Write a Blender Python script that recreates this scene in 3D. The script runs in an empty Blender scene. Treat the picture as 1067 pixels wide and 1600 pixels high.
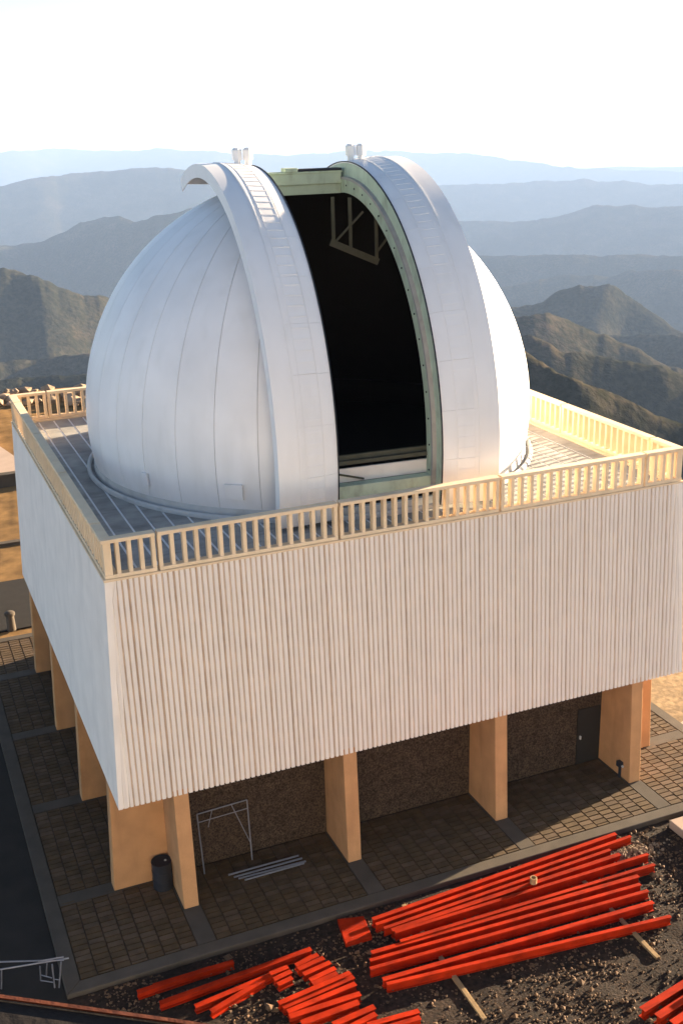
import bpy, bmesh, math, random
import numpy as np
from mathutils import Vector, Matrix
R_ = math.radians
random.seed(7); np.random.seed(7)
SC = bpy.context.scene
COL = SC.collection

# ------------------------------------------------------------------ camera
CAM = np.array([-13.46, -36.046, 21.21])
F_PX, PITCH, ROLL, YAW = 1768.7, 0.33638, -0.02859, 0.38642
_R = np.array([math.cos(YAW), -math.sin(YAW), 0]); _H = np.array([math.sin(YAW), math.cos(YAW), 0]); _Z = np.array([0, 0, 1.])
_F = _H*math.cos(PITCH) - _Z*math.sin(PITCH); _U = _H*math.sin(PITCH) + _Z*math.cos(PITCH)
_r = _R*math.cos(ROLL) + _U*math.sin(ROLL); _u = -_R*math.sin(ROLL) + _U*math.cos(ROLL)
cd = bpy.data.cameras.new('camera'); cam = bpy.data.objects.new('camera', cd); COL.objects.link(cam)
cam.matrix_world = Matrix(((_r[0], _u[0], -_F[0], CAM[0]), (_r[1], _u[1], -_F[1], CAM[1]), (_r[2], _u[2], -_F[2], CAM[2]), (0, 0, 0, 1)))
cd.sensor_fit = 'VERTICAL'; cd.sensor_height = 36; cd.lens = F_PX/1600*36
cd.clip_start = .1; cd.clip_end = 120000
SC.camera = cam
def ray(px, py):
    d = _F + _r*(px-533.5)/F_PX + _u*(800-py)/F_PX
    return d/np.linalg.norm(d)
def G(px, py, z=0.0):                                   # pixel of the photograph -> point on the level z
    d = ray(px, py); return CAM + d*(z-CAM[2])/d[2]

# ------------------------------------------------------------------ sky, sun, exposure
SUN_EL, SUN_AZ = 9.8, 76.6                              # azimuth clockwise from +y
w = bpy.data.worlds.new('World'); SC.world = w; w.use_nodes = True
nt = w.node_tree; nt.nodes.clear()
sky = nt.nodes.new('ShaderNodeTexSky'); sky.sky_type = 'NISHITA'; sky.sun_disc = False
sky.sun_elevation = R_(SUN_EL); sky.sun_rotation = R_(SUN_AZ); sky.altitude = 2200
sky.air_density = .75; sky.dust_density = 3.0; sky.ozone_density = 0.2
bg = nt.nodes.new('ShaderNodeBackground'); bg.inputs[1].default_value = .05
wo = nt.nodes.new('ShaderNodeOutputWorld')
nt.links.new(sky.outputs[0], bg.inputs[0]); nt.links.new(bg.outputs[0], wo.inputs[0])
sd = bpy.data.lights.new('sun', 'SUN'); sd.energy = 5.0; sd.angle = R_(.5); sd.color = (1, .78, .52)
sun = bpy.data.objects.new('sun', sd); COL.objects.link(sun)
_sv = Vector((math.sin(R_(SUN_AZ))*math.cos(R_(SUN_EL)), math.cos(R_(SUN_AZ))*math.cos(R_(SUN_EL)), math.sin(R_(SUN_EL))))
sun.rotation_euler = _sv.to_track_quat('Z', 'Y').to_euler(); sun.location = (60, 20, 60)
vs = SC.view_settings; vs.view_transform = 'Standard'; vs.look = 'None'; vs.gamma = 1; vs.use_curve_mapping = False
vs.exposure = 2.63
SC.render.engine = 'CYCLES'
SC.cycles.volume_bounces = 1

# ------------------------------------------------------------------ materials
M = {}
def mat(name, col, rough=.8, var=.12, scale=3., bump=0., bscale=40., spec=.3, metal=0., stain=None, stain_scale=(1.2, 1.2, .25), stain_amt=.5, fine=0., fscale=60.):
    m = bpy.data.materials.new(name); m.use_nodes = True
    n, l = m.node_tree.nodes, m.node_tree.links
    b = n['Principled BSDF']; b.inputs['Roughness'].default_value = rough
    b.inputs['Specular IOR Level'].default_value = spec; b.inputs['Metallic'].default_value = metal
    tc = n.new('ShaderNodeTexCoord')
    geo = n.new('ShaderNodeNewGeometry')
    def noise(sc, det=5, vec=None):
        t = n.new('ShaderNodeTexNoise'); t.inputs['Scale'].default_value = sc; t.inputs['Detail'].default_value = det
        l.new(vec or geo.outputs['Position'], t.inputs['Vector']); return t.outputs[0]
    def mul(a, fac_socket, lo, hi):
        mr = n.new('ShaderNodeMapRange'); mr.inputs[1].default_value = .3; mr.inputs[2].default_value = .7
        mr.inputs[3].default_value = lo; mr.inputs[4].default_value = hi; l.new(fac_socket, mr.inputs[0])
        mx = n.new('ShaderNodeMix'); mx.data_type = 'RGBA'; mx.blend_type = 'MULTIPLY'; mx.inputs[0].default_value = 1
        l.new(a, mx.inputs[6]); l.new(mr.outputs[0], mx.inputs[7]); return mx.outputs[2]
    rgb = n.new('ShaderNodeRGB'); rgb.outputs[0].default_value = (*col, 1); c = rgb.outputs[0]
    c = mul(c, noise(scale), 1-var, 1+var)
    if fine: c = mul(c, noise(fscale, 2), 1-fine, 1+fine)
    # each object its own slight tone
    oi = n.new('ShaderNodeObjectInfo'); mr = n.new('ShaderNodeMapRange'); mr.inputs[3].default_value = 1-var*.5; mr.inputs[4].default_value = 1+var*.5
    l.new(oi.outputs['Random'], mr.inputs[0])
    mx = n.new('ShaderNodeMix'); mx.data_type = 'RGBA'; mx.blend_type = 'MULTIPLY'; mx.inputs[0].default_value = 1
    l.new(c, mx.inputs[6]); l.new(mr.outputs[0], mx.inputs[7]); c = mx.outputs[2]
    if stain:
        mp = n.new('ShaderNodeMapping'); mp.inputs['Scale'].default_value = stain_scale
        l.new(geo.outputs['Position'], mp.inputs['Vector'])
        s = noise(1.6, 6, mp.outputs[0])
        mr = n.new('ShaderNodeMapRange'); mr.inputs[1].default_value = .52; mr.inputs[2].default_value = .78; mr.inputs[4].default_value = stain_amt
        l.new(s, mr.inputs[0])
        mx = n.new('ShaderNodeMix'); mx.data_type = 'RGBA'; l.new(mr.outputs[0], mx.inputs[0]); l.new(c, mx.inputs[6]); mx.inputs[7].default_value = (*stain, 1)
        c = mx.outputs[2]
    l.new(c, b.inputs['Base Color'])
    if bump:
        bn = n.new('ShaderNodeBump'); bn.inputs['Strength'].default_value = bump; bn.inputs['Distance'].default_value = .02
        l.new(noise(bscale, 4), bn.inputs['Height']); l.new(bn.outputs[0], b.inputs['Normal'])
    M[name] = m; return m
mat('plaster', (.88, .81, .74), .85, .05, 1.2, .12, 60, stain=(.45, .42, .39), stain_amt=.22, stain_scale=(.8, .8, .18))
mat('rib', (.80, .735, .675), .85, .02, 1.0, .12, 60, stain=(.50, .38, .28), stain_amt=.18, stain_scale=(2.5, 2.5, .12))
mat('groove', (.58, .44, .33), .9, .2, 2.)
mat('groove_dark', (.46, .34, .25), .9, .2, 2.)
mat('rail', (.80, .63, .43), .8, .07, 2., .15, 50, stain=(.55, .36, .18), stain_amt=.3)
mat('fin', (.50, .27, .125), .9, .12, 1.4, .35, 90, stain=(.26, .13, .06), stain_amt=.45, fine=.08)
mat('dome_white', (.88, .855, .85), .45, .055, .6, .04, 8, spec=.45, stain=(.62, .60, .56), stain_amt=.22, stain_scale=(1.4, 1.4, .2))
mat('shutter_white', (.83, .815, .81), .38, .03, .8, .03, 6, spec=.5, stain=(.62, .60, .57), stain_amt=.25, stain_scale=(1.6, 1.0, .3))
mat('seam', (.40, .38, .36), .8, .1)
mat('green', (.50, .58, .45), .65, .1, 1.5, .1, 30, stain=(.18, .15, .09), stain_amt=.5, stain_scale=(2, 2, 1))
mat('black_seal', (.02, .022, .03), .6, .1)
mat('inner_dark', (.012, .010, .009), .9, .1)  # near-black tone puts the shade inside the dome into the colour
mat('deck_tile', (.34, .33, .31), .8, .22, 1.6, .2, 30, stain=(.15, .15, .155), stain_amt=.6, stain_scale=(.5, 3, 1))
mat('deck_seam', (.82, .82, .82), .7, .08)
mat('concrete', (.085, .068, .052), .9, .15, 1.5, .3, 40, stain=(.05, .04, .03), stain_amt=.4, stain_scale=(1, 1, 1))
mat('ring_concrete', (.60, .60, .59), .8, .08, 2., .2, 40, stain=(.3, .3, .3), stain_amt=.4, stain_scale=(1, 1, 1))
mat('paver', (.088, .055, .027), .9, .22, 2.5, .4, 50, fine=.1)
mat('paver_pink', (.105, .068, .040), .9, .22, 2.5, .4, 50, fine=.1)
mat('joint', (.04, .028, .018), .95, .2)
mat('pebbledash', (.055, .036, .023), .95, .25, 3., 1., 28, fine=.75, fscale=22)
mat('dark_door', (.02, .018, .016), .7, .1)
mat('red_steel', (.36, .021, .003), .75, .28, 2.2, .15, 40, spec=.06, stain=(.11, .010, .004), stain_amt=.75, stain_scale=(1.2, 4, 4))
mat('timber', (.30, .20, .10), .9, .2, 6., .4, 30)
mat('dirt', (.028, .016, .010), .97, .35, .9, 1., 14, fine=.5, fscale=9)
mat('pebble', (.13, .075, .04), .85, .5, 7., .3, 60)
mat('tan_ground', (.21, .145, .08), .95, .25, .35, 1., 6, fine=.35, fscale=5)
mat('pink_concrete', (.42, .31, .24), .9, .1, .8)
mat('asphalt', (.020, .016, .013), .9, .2, 1.5, .5, 40)
mat('steel_tube', (.22, .22, .25), .5, .1, 4., spec=.4, metal=.4)
mat('tower_dark', (.05, .04, .035), .85, .08, .6)  # dark tone for unseen tower parts, cuts sky and bounce light
mat('tower_bounce', (.78, .80, .84), .85, .08, .6, .15, 30)  # pale tone invented to bounce sunlight onto the observatory front
mat('lit_edge_tone', (.11, .03, .012), .6, .2, 6., .2, 40)  # orange tone puts the sunlight on the parapet edge into the colour
mat('gallery', (.085, .08, .055), .8, .15)
mat('parapet_shade_tone', (.010, .007, .006), .7, .15, 4., .2, 40)  # near black puts the shade on the inner face into the colour
mat('rock', (.30, .22, .15), .95, .3, 2., .8, 8)
mat('grey_metal', (.5, .5, .5), .5, .1)

def terrain_material():
    m = bpy.data.materials.new('terrain'); m.use_nodes = True; n, l = m.node_tree.nodes, m.node_tree.links
    b = n['Principled BSDF']; b.inputs['Roughness'].default_value = 1; b.inputs['Specular IOR Level'].default_value = 0
    geo = n.new('ShaderNodeNewGeometry')
    def noise(sc, det):
        t = n.new('ShaderNodeTexNoise'); t.inputs['Scale'].default_value = sc; t.inputs['Detail'].default_value = det; t.inputs['Roughness'].default_value = .62
        l.new(geo.outputs['Position'], t.inputs['Vector']); return t.outputs[0]
    def ramp(f, stops):
        r = n.new('ShaderNodeValToRGB'); e = r.color_ramp.elements
        e[0].position, e[0].color = stops[0][0], (*stops[0][1], 1); e[1].position, e[1].color = stops[1][0], (*stops[1][1], 1)
        for p, c in stops[2:]:
            k = e.new(p); k.color = (*c, 1)
        l.new(f, r.inputs[0]); return r.outputs[0]
    far = ramp(noise(.0035, 9), ((.36, (.024, .026, .020)), (.62, (.066, .054, .041)), (.5, (.038, .036, .026))))
    scrub = ramp(noise(.09, 5), ((.42, (.55, .6, .5)), (.6, (1.1, 1.05, 1.))))
    mx = n.new('ShaderNodeMix'); mx.data_type = 'RGBA'; mx.blend_type = 'MULTIPLY'; mx.inputs[0].default_value = 1
    l.new(far, mx.inputs[6]); l.new(scrub, mx.inputs[7])
    near = ramp(noise(.9, 7), ((.35, (.16, .10, .05)), (.65, (.30, .18, .08))))
    ln = n.new('ShaderNodeVectorMath'); ln.operation = 'LENGTH'; l.new(geo.outputs['Position'], ln.inputs[0])
    mr = n.new('ShaderNodeMapRange'); mr.inputs[1].default_value = 60; mr.inputs[2].default_value = 110; l.new(ln.outputs['Value'], mr.inputs[0])
    m2 = n.new('ShaderNodeMix'); m2.data_type = 'RGBA'; l.new(mr.outputs[0], m2.inputs[0]); l.new(near, m2.inputs[6]); l.new(mx.outputs[2], m2.inputs[7])
    l.new(m2.outputs[2], b.inputs['Base Color'])
    bn = n.new('ShaderNodeBump'); bn.inputs['Strength'].default_value = .8; bn.inputs['Distance'].default_value = 20; l.new(noise(.0065, 9), bn.inputs['Height']); l.new(mr.outputs[0], bn.inputs['Strength']); l.new(bn.outputs[0], b.inputs['Normal'])
    M['terrain'] = m
terrain_material()

# ------------------------------------------------------------------ mesh helpers
class MB:
    def __init__(s): s.v = []; s.f = []; s.m = []
    def poly(s, pts, faces, mi=0):
        o = len(s.v); s.v += [tuple(p) for p in pts]
        for f in faces: s.f.append(tuple(o+i for i in f)); s.m.append(mi)
        return s
    def box(s, x0, x1, y0, y1, z0, z1, mi=0):
        return s.hexa([(x0, y0, z0), (x1, y0, z0), (x1, y1, z0), (x0, y1, z0)], [(x0, y0, z1), (x1, y0, z1), (x1, y1, z1), (x0, y1, z1)], mi)
    def hexa(s, bot, top, mi=0):
        n = len(bot)
        return s.poly(list(bot)+list(top), [tuple(range(n-1, -1, -1)), tuple(range(n, 2*n))] + [(i, (i+1) % n, n+(i+1) % n, n+i) for i in range(n)], mi)
    def bar(s, a, b, wd, ht=None, mi=0, up=(0, 0, 1)):
        a, b = Vector(a), Vector(b); d = (b-a).normalized(); ht = ht or wd
        u = Vector(up)
        if abs(d.dot(u)) > .98: u = Vector((1, 0, 0))
        x = d.cross(u).normalized()*wd/2; y = x.cross(d).normalized()*ht/2
        c = [-x-y, x-y, x+y, -x+y]
        return s.hexa([a+k for k in c], [b+k for k in c], mi)
    def tube(s, a, b, r, n=8, mi=0):
        a, b = Vector(a), Vector(b); d = (b-a).normalized(); u = Vector((0, 0, 1)) if abs(d.z) < .95 else Vector((1, 0, 0))
        x = d.cross(u).normalized(); y = x.cross(d)
        ring = [(x*math.cos(2*math.pi*i/n)+y*math.sin(2*math.pi*i/n))*r for i in range(n)]
        return s.hexa([a+k for k in ring], [b+k for k in ring], mi)
    def lathe(s, prof, n=96, c=(0, 0), a0=0, a1=2*math.pi, mi=0, closed=True):
        full = abs(a1-a0-2*math.pi) < 1e-6; m = n if full else n+1
        pts = []
        for i in range(m):
            a = a0+(a1-a0)*i/n
            for r, z in prof: pts.append((c[0]+r*math.sin(a), c[1]-r*math.cos(a), z))
        k = len(prof); fs = []
        for i in range(n):
            j = (i+1) % m
            for q in range(k if closed else k-1):
                q2 = (q+1) % k; fs.append((i*k+q, j*k+q, j*k+q2, i*k+q2))
        if closed and not full: fs += [tuple(range(k)), tuple(range((m-1)*k+k-1, (m-1)*k-1, -1))]
        return s.poly(pts, fs, mi)
    def build(s, name, mats, parent=None, smooth=False, bevel=0):
        me = bpy.data.meshes.new(name); me.from_pydata(s.v, [], s.f)
        mats = mats if isinstance(mats, (list, tuple)) else [mats]
        for k in mats: me.materials.append(M[k])
        me.polygons.foreach_set('material_index', s.m)
        bm = bmesh.new(); bm.from_mesh(me); bmesh.ops.recalc_face_normals(bm, faces=bm.faces)
        if bevel: bmesh.ops.bevel(bm, geom=bm.edges[:], offset=bevel, segments=1, affect='EDGES')
        bm.to_mesh(me); bm.free()
        if smooth: me.shade_smooth() if smooth is True else me.set_sharp_from_angle(angle=smooth)
        if smooth not in (False, True):
            me.polygons.foreach_set('use_smooth', [True]*len(me.polygons))
        o = bpy.data.objects.new(name, me); COL.objects.link(o)
        if parent:
            o.parent = parent
            o.matrix_parent_inverse = parent_inv(parent)
        return o
def parent_inv(p):
    m = Matrix.Identity(4); q = p
    while q: m = q.matrix_basis.to_4x4() @ (q.matrix_parent_inverse if q.parent else Matrix.Identity(4)) @ m if False else (q.matrix_parent_inverse @ q.matrix_basis) @ m; q = q.parent
    return m.inverted()
def empty(name, loc=(0, 0, 0), parent=None):
    o = bpy.data.objects.new(name, None); COL.objects.link(o); o.empty_display_size = .3
    o.location = loc
    if parent: o.parent = parent; o.matrix_parent_inverse = parent_inv(parent)
    return o
def tag(o, label=None, cat=None, group=None, kind=None):
    if label: o['label'] = label
    if cat: o['category'] = cat
    if group: o['group'] = group
    if kind: o['kind'] = kind
    return o
def link_copy(src, name, parent, loc=(0, 0, 0)):
    o = bpy.data.objects.new(name, src.data); COL.objects.link(o); o.location = loc
    if parent: o.parent = parent; o.matrix_parent_inverse = parent_inv(parent)
    return o

# ------------------------------------------------------------------ numpy noise
def _hash(ix, iy, seed):
    h = (ix.astype(np.int64)*374761393 + iy.astype(np.int64)*668265263 + seed*974634777) & 0xffffffff
    h = ((h ^ (h >> 13))*1274126177) & 0xffffffff
    return ((h ^ (h >> 16)) & 0xffff)/65535.0
def vnoise(x, y, seed=0):
    ix, iy = np.floor(x), np.floor(y); fx, fy = x-ix, y-iy
    fx = fx*fx*fx*(fx*(fx*6-15)+10); fy = fy*fy*fy*(fy*(fy*6-15)+10)
    a, b, c, d = _hash(ix, iy, seed), _hash(ix+1, iy, seed), _hash(ix, iy+1, seed), _hash(ix+1, iy+1, seed)
    return (a*(1-fx)+b*fx)*(1-fy) + (c*(1-fx)+d*fx)*fy
def fbm(x, y, o=5, seed=0, ridged=False):
    s = 0; a = .5; t = 0
    for k in range(o):
        q = vnoise(x, y, seed+k*17)
        if ridged: q = 1-abs(2*q-1)
        s = s+a*q; t += a; a *= .5; x, y = x*2.03+11.3, y*2.03-7.1
    return s/t

# ------------------------------------------------------------------ terrain: the summit platform, its slopes and the ranges around
def azel(px, py):
    d = ray(px, py); return math.degrees(math.atan2(d[0], d[1])), d[2]/math.hypot(d[0], d[1])
RIDGES = [  # crest line seen in the photograph, distance in metres, slope of the flanks
    ([(819, 547), (869, 579), (922, 603), (968, 619), (1022, 649), (1067, 662)], 800, .60, .26),
    ([(823, 522), (879, 548), (968, 563), (1035, 573), (1067, 590)], 1350, .60, .28),
    ([(810, 493), (850, 488), (882, 498), (931, 520), (974, 536), (1033, 566), (1067, 579)], 1900, .55, .3),
    ([(847, 474), (874, 453), (906, 442), (930, 448), (952, 444), (974, 455), (1022, 488), (1067, 523)], 3300, .55, .36),
    ([(807, 445), (888, 428), (947, 432), (982, 424), (1049, 420), (1067, 424)], 5600, .5, .2),
    ([(-60, 408), (0, 420), (12, 422), (60, 432), (100, 450), (130, 460), (165, 463), (230, 500)], 2600, .62, .42),
    ([(0, 384), (22, 384), (75, 374), (124, 350), (161, 339), (184, 337), (210, 346), (232, 341), (277, 331), (300, 324), (420, 345), (560, 400)], 6500, .5, .2),
    ([(0, 290), (49, 279), (112, 271), (210, 262), (259, 261), (319, 267), (480, 290), (640, 315), (700, 345), (840, 345), (889, 334), (927, 322), (996, 320), (1026, 326), (1067, 322)], 10500, .42, .15),
    ([(300, 300), (500, 300), (679, 290), (782, 288), (851, 282), (900, 280), (935, 283), (973, 280), (1015, 288), (1067, 288)], 15500, .4, .12),
    ([(0, 238), (75, 232), (190, 236), (260, 232), (370, 240), (450, 243), (560, 234), (640, 238), (740, 240), (800, 250), (900, 262), (1067, 268)], 24000, .35, .1),
]
def build_terrain():
    az = np.concatenate([np.arange(-180, 0, 2.5), np.arange(0, 3, .5), np.arange(3, 43.5, .08), np.arange(43.5, 48, .5), np.arange(48, 180, 2.5)])
    rr = np.concatenate([np.linspace(4, 150, 60), np.geomspace(154, 9000, 430), np.geomspace(9100, 30000, 130)])
    A, Rr = np.meshgrid(az, rr, indexing='ij'); ar = np.radians(A)
    X = CAM[0]+Rr*np.sin(ar); Y = CAM[1]+Rr*np.cos(ar)
    Zt = -1450+200*fbm(X/2500, Y/2500, 4, 3)
    for k, (pts, d, sl, gul) in enumerate(RIDGES):
        ae = np.array([azel(*p) for p in pts])
        rk = d*(1+.22*(fbm(A/9.+k*5, A*0+.3, 3, 80+k)-.5))
        dd = np.abs(Rr-rk)
        fl = np.minimum(dd/(.16*d), 1.)
        Aw = A + fl*14*(fbm(X/(d*.13)+k*7, Y/(d*.13), 4, 91+k)-.5)           # the spurs wander down the flanks
        te = np.interp(Aw, ae[:, 0], ae[:, 1])
        side = np.clip(np.maximum(ae[0, 0]-Aw, Aw-ae[-1, 0]), 0, None)
        te = te - .0012*np.minimum(side, 12)*(1.5 if d < 6000 else .15)
        te = te + (fbm(A*1.4+k*9, A*0+k, 5, 40+k)-.5)*(.0035 if d > 5000 else .006)*np.exp(-dd/(.03*d))
        crest = CAM[2]+rk*te
        soft = np.sqrt(dd**2+(d*.012)**2)-d*.012
        L = d*.11
        wx, wy = fbm(X/L*.7+k, Y/L*.7, 3, 51+k)*.9, fbm(X/L*.7, Y/L*.7+k, 3, 71+k)*.9
        gl = fbm(X/L*.55+wx+k*3, Y/L*.55+wy+k, 6, 11+k, True)
        z = crest - sl*soft*(1+.9*(gl-.55)) + gul*1.5*np.minimum(dd, d*.25)*(gl-.62)
        Zt = np.maximum(Zt, z)
    # the summit the observatory stands on
    ex = np.where(X > -4, 33.0, 75.0); ey = np.where(Y > -10, 72.0, 110.0)
    q = np.hypot((X+4)/ex, (Y+10)/ey)*(1+.16*(fbm(X/18., Y/18., 3, 5)-.5))
    out = np.clip(q-1, 0, None)*np.hypot(X+4, Y+10)/np.maximum(q, .01)
    own = -.16 - out*.62*(1+.5*(fbm(X/60., Y/60., 5, 9, True)-.5)) - 7*(1-np.exp(-out/12))
    own = np.where((X > -20) & (X < 14) & (Y > -25) & (Y < -11), -.45, own)
    own = own + np.where(np.hypot(X, Y) > 24, .25*(fbm(X/3., Y/3., 4, 21)-.5), 0)
    Zt = np.where(Rr < 620, own, np.maximum(Zt, own))
    na, nr = A.shape
    V = np.stack([X, Y, Zt], -1).reshape(-1, 3)
    V = np.vstack([V, [[CAM[0], CAM[1], -.16]]])
    fs = []
    i = np.arange(na); j = np.arange(nr-1)
    I, J = np.meshgrid(i, j, indexing='ij'); I2 = (I+1) % na
    quads = np.stack([I*nr+J, I*nr+J+1, I2*nr+J+1, I2*nr+J], -1).reshape(-1, 4)
    me = bpy.data.meshes.new('terrain')
    tri = np.stack([np.full(na, na*nr), i*nr, ((i+1) % na)*nr], -1)
    nl = quads.size+tri.size
    me.vertices.add(len(V)); me.vertices.foreach_set('co', V.ravel())
    me.loops.add(nl); me.loops.foreach_set('vertex_index', np.concatenate([quads[:, ::-1].ravel(), tri[:, ::-1].ravel()]).astype(np.int32))
    me.polygons.add(len(quads)+len(tri))
    starts = np.concatenate([np.arange(len(quads))*4, quads.size+np.arange(len(tri))*3]).astype(np.int32)
    me.polygons.foreach_set('loop_start', starts)
    me.update(calc_edges=True); me.validate()
    me.materials.append(M['terrain']); me.shade_smooth()
    bm = bmesh.new(); bm.from_mesh(me); bmesh.ops.recalc_face_normals(bm, faces=bm.faces)
    if sum(f.normal.z for f in list(bm.faces)[:200]) < 0: bmesh.ops.reverse_faces(bm, faces=bm.faces)
    bm.to_mesh(me); bm.free()
    o = bpy.data.objects.new('terrain', me); COL.objects.link(o); tag(o, 'dry brown summit ground falling away to scrub covered mountain ranges', kind='structure')
build_terrain()

# haze
def build_haze():
    m = bpy.data.materials.new('haze'); m.use_nodes = True; n, l = m.node_tree.nodes, m.node_tree.links
    n.remove(n['Principled BSDF']); v = n.new('ShaderNodeVolumePrincipled')
    v.inputs['Color'].default_value = (.40, .57, .90, 1); v.inputs['Density'].default_value = 5e-5; v.inputs['Anisotropy'].default_value = .0
    l.new(v.outputs[0], n['Material Output'].inputs['Volume']); M['haze'] = m
    o = MB().box(-42000, 42000, -42000, 42000, -2400, 45).build('haze', 'haze'); tag(o, 'pale blue haze lying over the far valleys', kind='stuff')
build_haze()

# ------------------------------------------------------------------ the building
B0, BA = 9.5, .0465; ZB, ZT = 3.645, 10.145
def half(z): return B0-BA*z
FINS = (-7.6, -2.53, 2.53, 7.6)
bld = empty('observatory_building')
tag(bld, 'square pale ribbed concrete observatory block raised on tan fins with a roof terrace', 'building')
def rot4(k):     # map face coords (u along face, v outward) to the world for side k: 0 front,1 right,2 back,3 left
    return [(lambda u, v: (u, -v)), (lambda u, v: (v, u)), (lambda u, v: (-u, v)), (lambda u, v: (-v, -u))][k]
PW = .6034
for k, nm in enumerate(('front', 'right', 'back', 'left')):
    T = rot4(k)
    wall = empty(('ribbed_wall' if k in (0, 2) else 'plain_wall'), (0, 0, 0), bld)
    hb, ht = half(ZB), half(ZT)
    if k in (1, 3):
        m = MB(); b0, b1 = hb-.03, ht-.03
        m.hexa([(*T(-b0, hb), ZB), (*T(b0, hb), ZB), (*T(b0, hb-.3), ZB), (*T(-b0, hb-.3), ZB)], [(*T(-b1, ht), ZT), (*T(b1, ht), ZT), (*T(b1, ht-.3), ZT), (*T(-b1, ht-.3), ZT)])
        m.build('wall_slab', 'plaster', wall)
        continue
    # backing (seen in the grooves) and the plain corner strips
    e = .12
    m = MB(); m.hexa([(*T(-hb+.05, hb-.05), ZB+.004), (*T(hb-.05, hb-.05), ZB+.004), (*T(hb-.05, hb-.29), ZB+.004), (*T(-hb+.05, hb-.29), ZB+.004)],
                     [(*T(-ht+.05, ht-.05), ZT-.004), (*T(ht-.05, ht-.05), ZT-.004), (*T(ht-.05, ht-.29), ZT-.004), (*T(-ht+.05, ht-.29), ZT-.004)])
    m.build('wall_backing', 'groove', wall)
    for s in (-1, 1):
        m = MB(); m.hexa([(*T(s*hb, hb), ZB), (*T(s*(hb-e), hb), ZB), (*T(s*(hb-e), hb-.3), ZB), (*T(s*(hb-.03), hb-.3), ZB)],
                         [(*T(s*ht, ht), ZT), (*T(s*(ht-e-.06), ht), ZT), (*T(s*(ht-e-.06), ht-.3), ZT), (*T(s*(ht-.03), ht-.3), ZT)])
        m.build('corner_strip', 'plaster', wall)
    npan = int((2*hb)/PW)+2
    for i in range(-npan//2, npan//2+1):
        u0 = i*PW
        m = MB(); ok = False
        # dark deep joint at the panel edge, three narrower grooves inside
        lim_b, lim_t = hb-e, ht-e-.06
        if -lim_t < u0 < lim_t:
            m.hexa([(*T(u0-.012, hb-.046), ZB+.002), (*T(u0+.03, hb-.046), ZB+.002), (*T(u0+.03, hb-.07), ZB+.002), (*T(u0-.012, hb-.07), ZB+.002)],
                   [(*T(u0-.012, ht-.046), ZT-.002), (*T(u0+.03, ht-.046), ZT-.002), (*T(u0+.03, ht-.07), ZT-.002), (*T(u0-.012, ht-.07), ZT-.002)], 1)
        for j in range(4):
            a = u0+j*PW/4+(.04 if j == 0 else .022); b = u0+(j+1)*PW/4-(.008 if j == 3 else .010)
            # clip against the slanted corner strips: the rib starts lower down where the wall is wide enough
            def zlim(u):
                if abs(u) <= lim_t: return ZT
                if abs(u) >= lim_b: return None
                return ZB+(ZT-ZB)*(lim_b-abs(u))/(lim_b-lim_t)
            za = [zlim(a), zlim(b)]
            if None in za: continue
            z1 = [z-.003 if z == ZT else z for z in za]
            h1 = [half(z) for z in z1]
            c = .012
            bot = [(a, hb-.06), (a+c, hb-.006), (b-c, hb-.006), (b, hb-.06)]
            top = [(a, h1[0]-.06, z1[0]), (a+c, h1[0]-.006, z1[0]), (b-c, h1[1]-.006, z1[1]), (b, h1[1]-.06, z1[1])]
            m.hexa([(*T(u, v), ZB-.003) for u, v in bot], [(*T(u, v), z) for u, v, z in top]); ok = True
        if ok: m.build('wall_panel', ['rib', 'groove_dark'], wall)
# soffit and roof slab, core, floor
m = MB(); h = half(ZB)-.31; m.box(-h, h, -h, h, ZB+.15, ZB+.4); m.build('soffit', 'fin', bld)
h = half(ZT)-.31
m = MB(); m.box(-h, h, -h, h, ZT-.32, ZT-.03); m.build('roof_slab', 'concrete', bld)
ledge = MB()
h1, h0 = half(ZT)+.02, half(ZT)-.42
for k in range(4):
    T = rot4(k); ledge.hexa([(*T(-h1, h1), ZT+.002), (*T(h1, h1), ZT+.002), (*T(h0, h0), ZT+.002), (*T(-h0, h0), ZT+.002)], [(*T(-h1, h1), ZT+.06), (*T(h1, h1), ZT+.06), (*T(h0, h0), ZT+.06), (*T(-h0, h0), ZT+.06)])
ledge.build('roof_ledge', 'rail', bld)
for k in range(4):
    T = rot4(k)
    a = 7.7 if k % 2 == 0 else 7.69
    m = MB(); m.hexa([(*T(-a, 7.7), 0.), (*T(a, 7.7), 0.), (*T(a, 7.45), 0.), (*T(-a, 7.45), 0.)], [(*T(-a, 7.7), ZB+.14), (*T(a, 7.7), ZB+.14), (*T(a, 7.45), ZB+.14), (*T(-a, 7.45), ZB+.14)])
    m.build('core_wall', 'pebbledash', bld)
    for x in FINS:
        # the fin is a deep board whose outer edge carries on the slope of the wall
        d = .215; vb, vt = half(0)-.03, half(ZB)-.04
        xi = 7.702
        m = MB(); m.hexa([(*T(x-d, vb), 0), (*T(x+d, vb), 0), (*T(x+d, xi), 0), (*T(x-d, xi), 0)], [(*T(x-d, vt), ZB+.149), (*T(x+d, vt), ZB+.149), (*T(x+d, xi), ZB+.149), (*T(x-d, xi), ZB+.149)])
        m.build('fin', 'fin', bld, bevel=.015)
door = MB().box(6.45, 7.36, -7.74, -7.703, .0, 2.1).build('door', 'dark_door', bld)
MB().box(6.53, 6.58, -7.80, -7.742, .98, 1.1).build('handle', 'grey_metal', door)
lamp = MB().tube((7.33, -9.0, .0), (7.33, -9.0, .42), .05).box(7.24, 7.40, -9.1, -8.9, .42, .6).build('standpipe', 'black_seal', bld)
MB().tube((7.33, -9.11, .48), (7.33, -9.16, .48), .04).build('valve', 'grey_metal', lamp)
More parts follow.
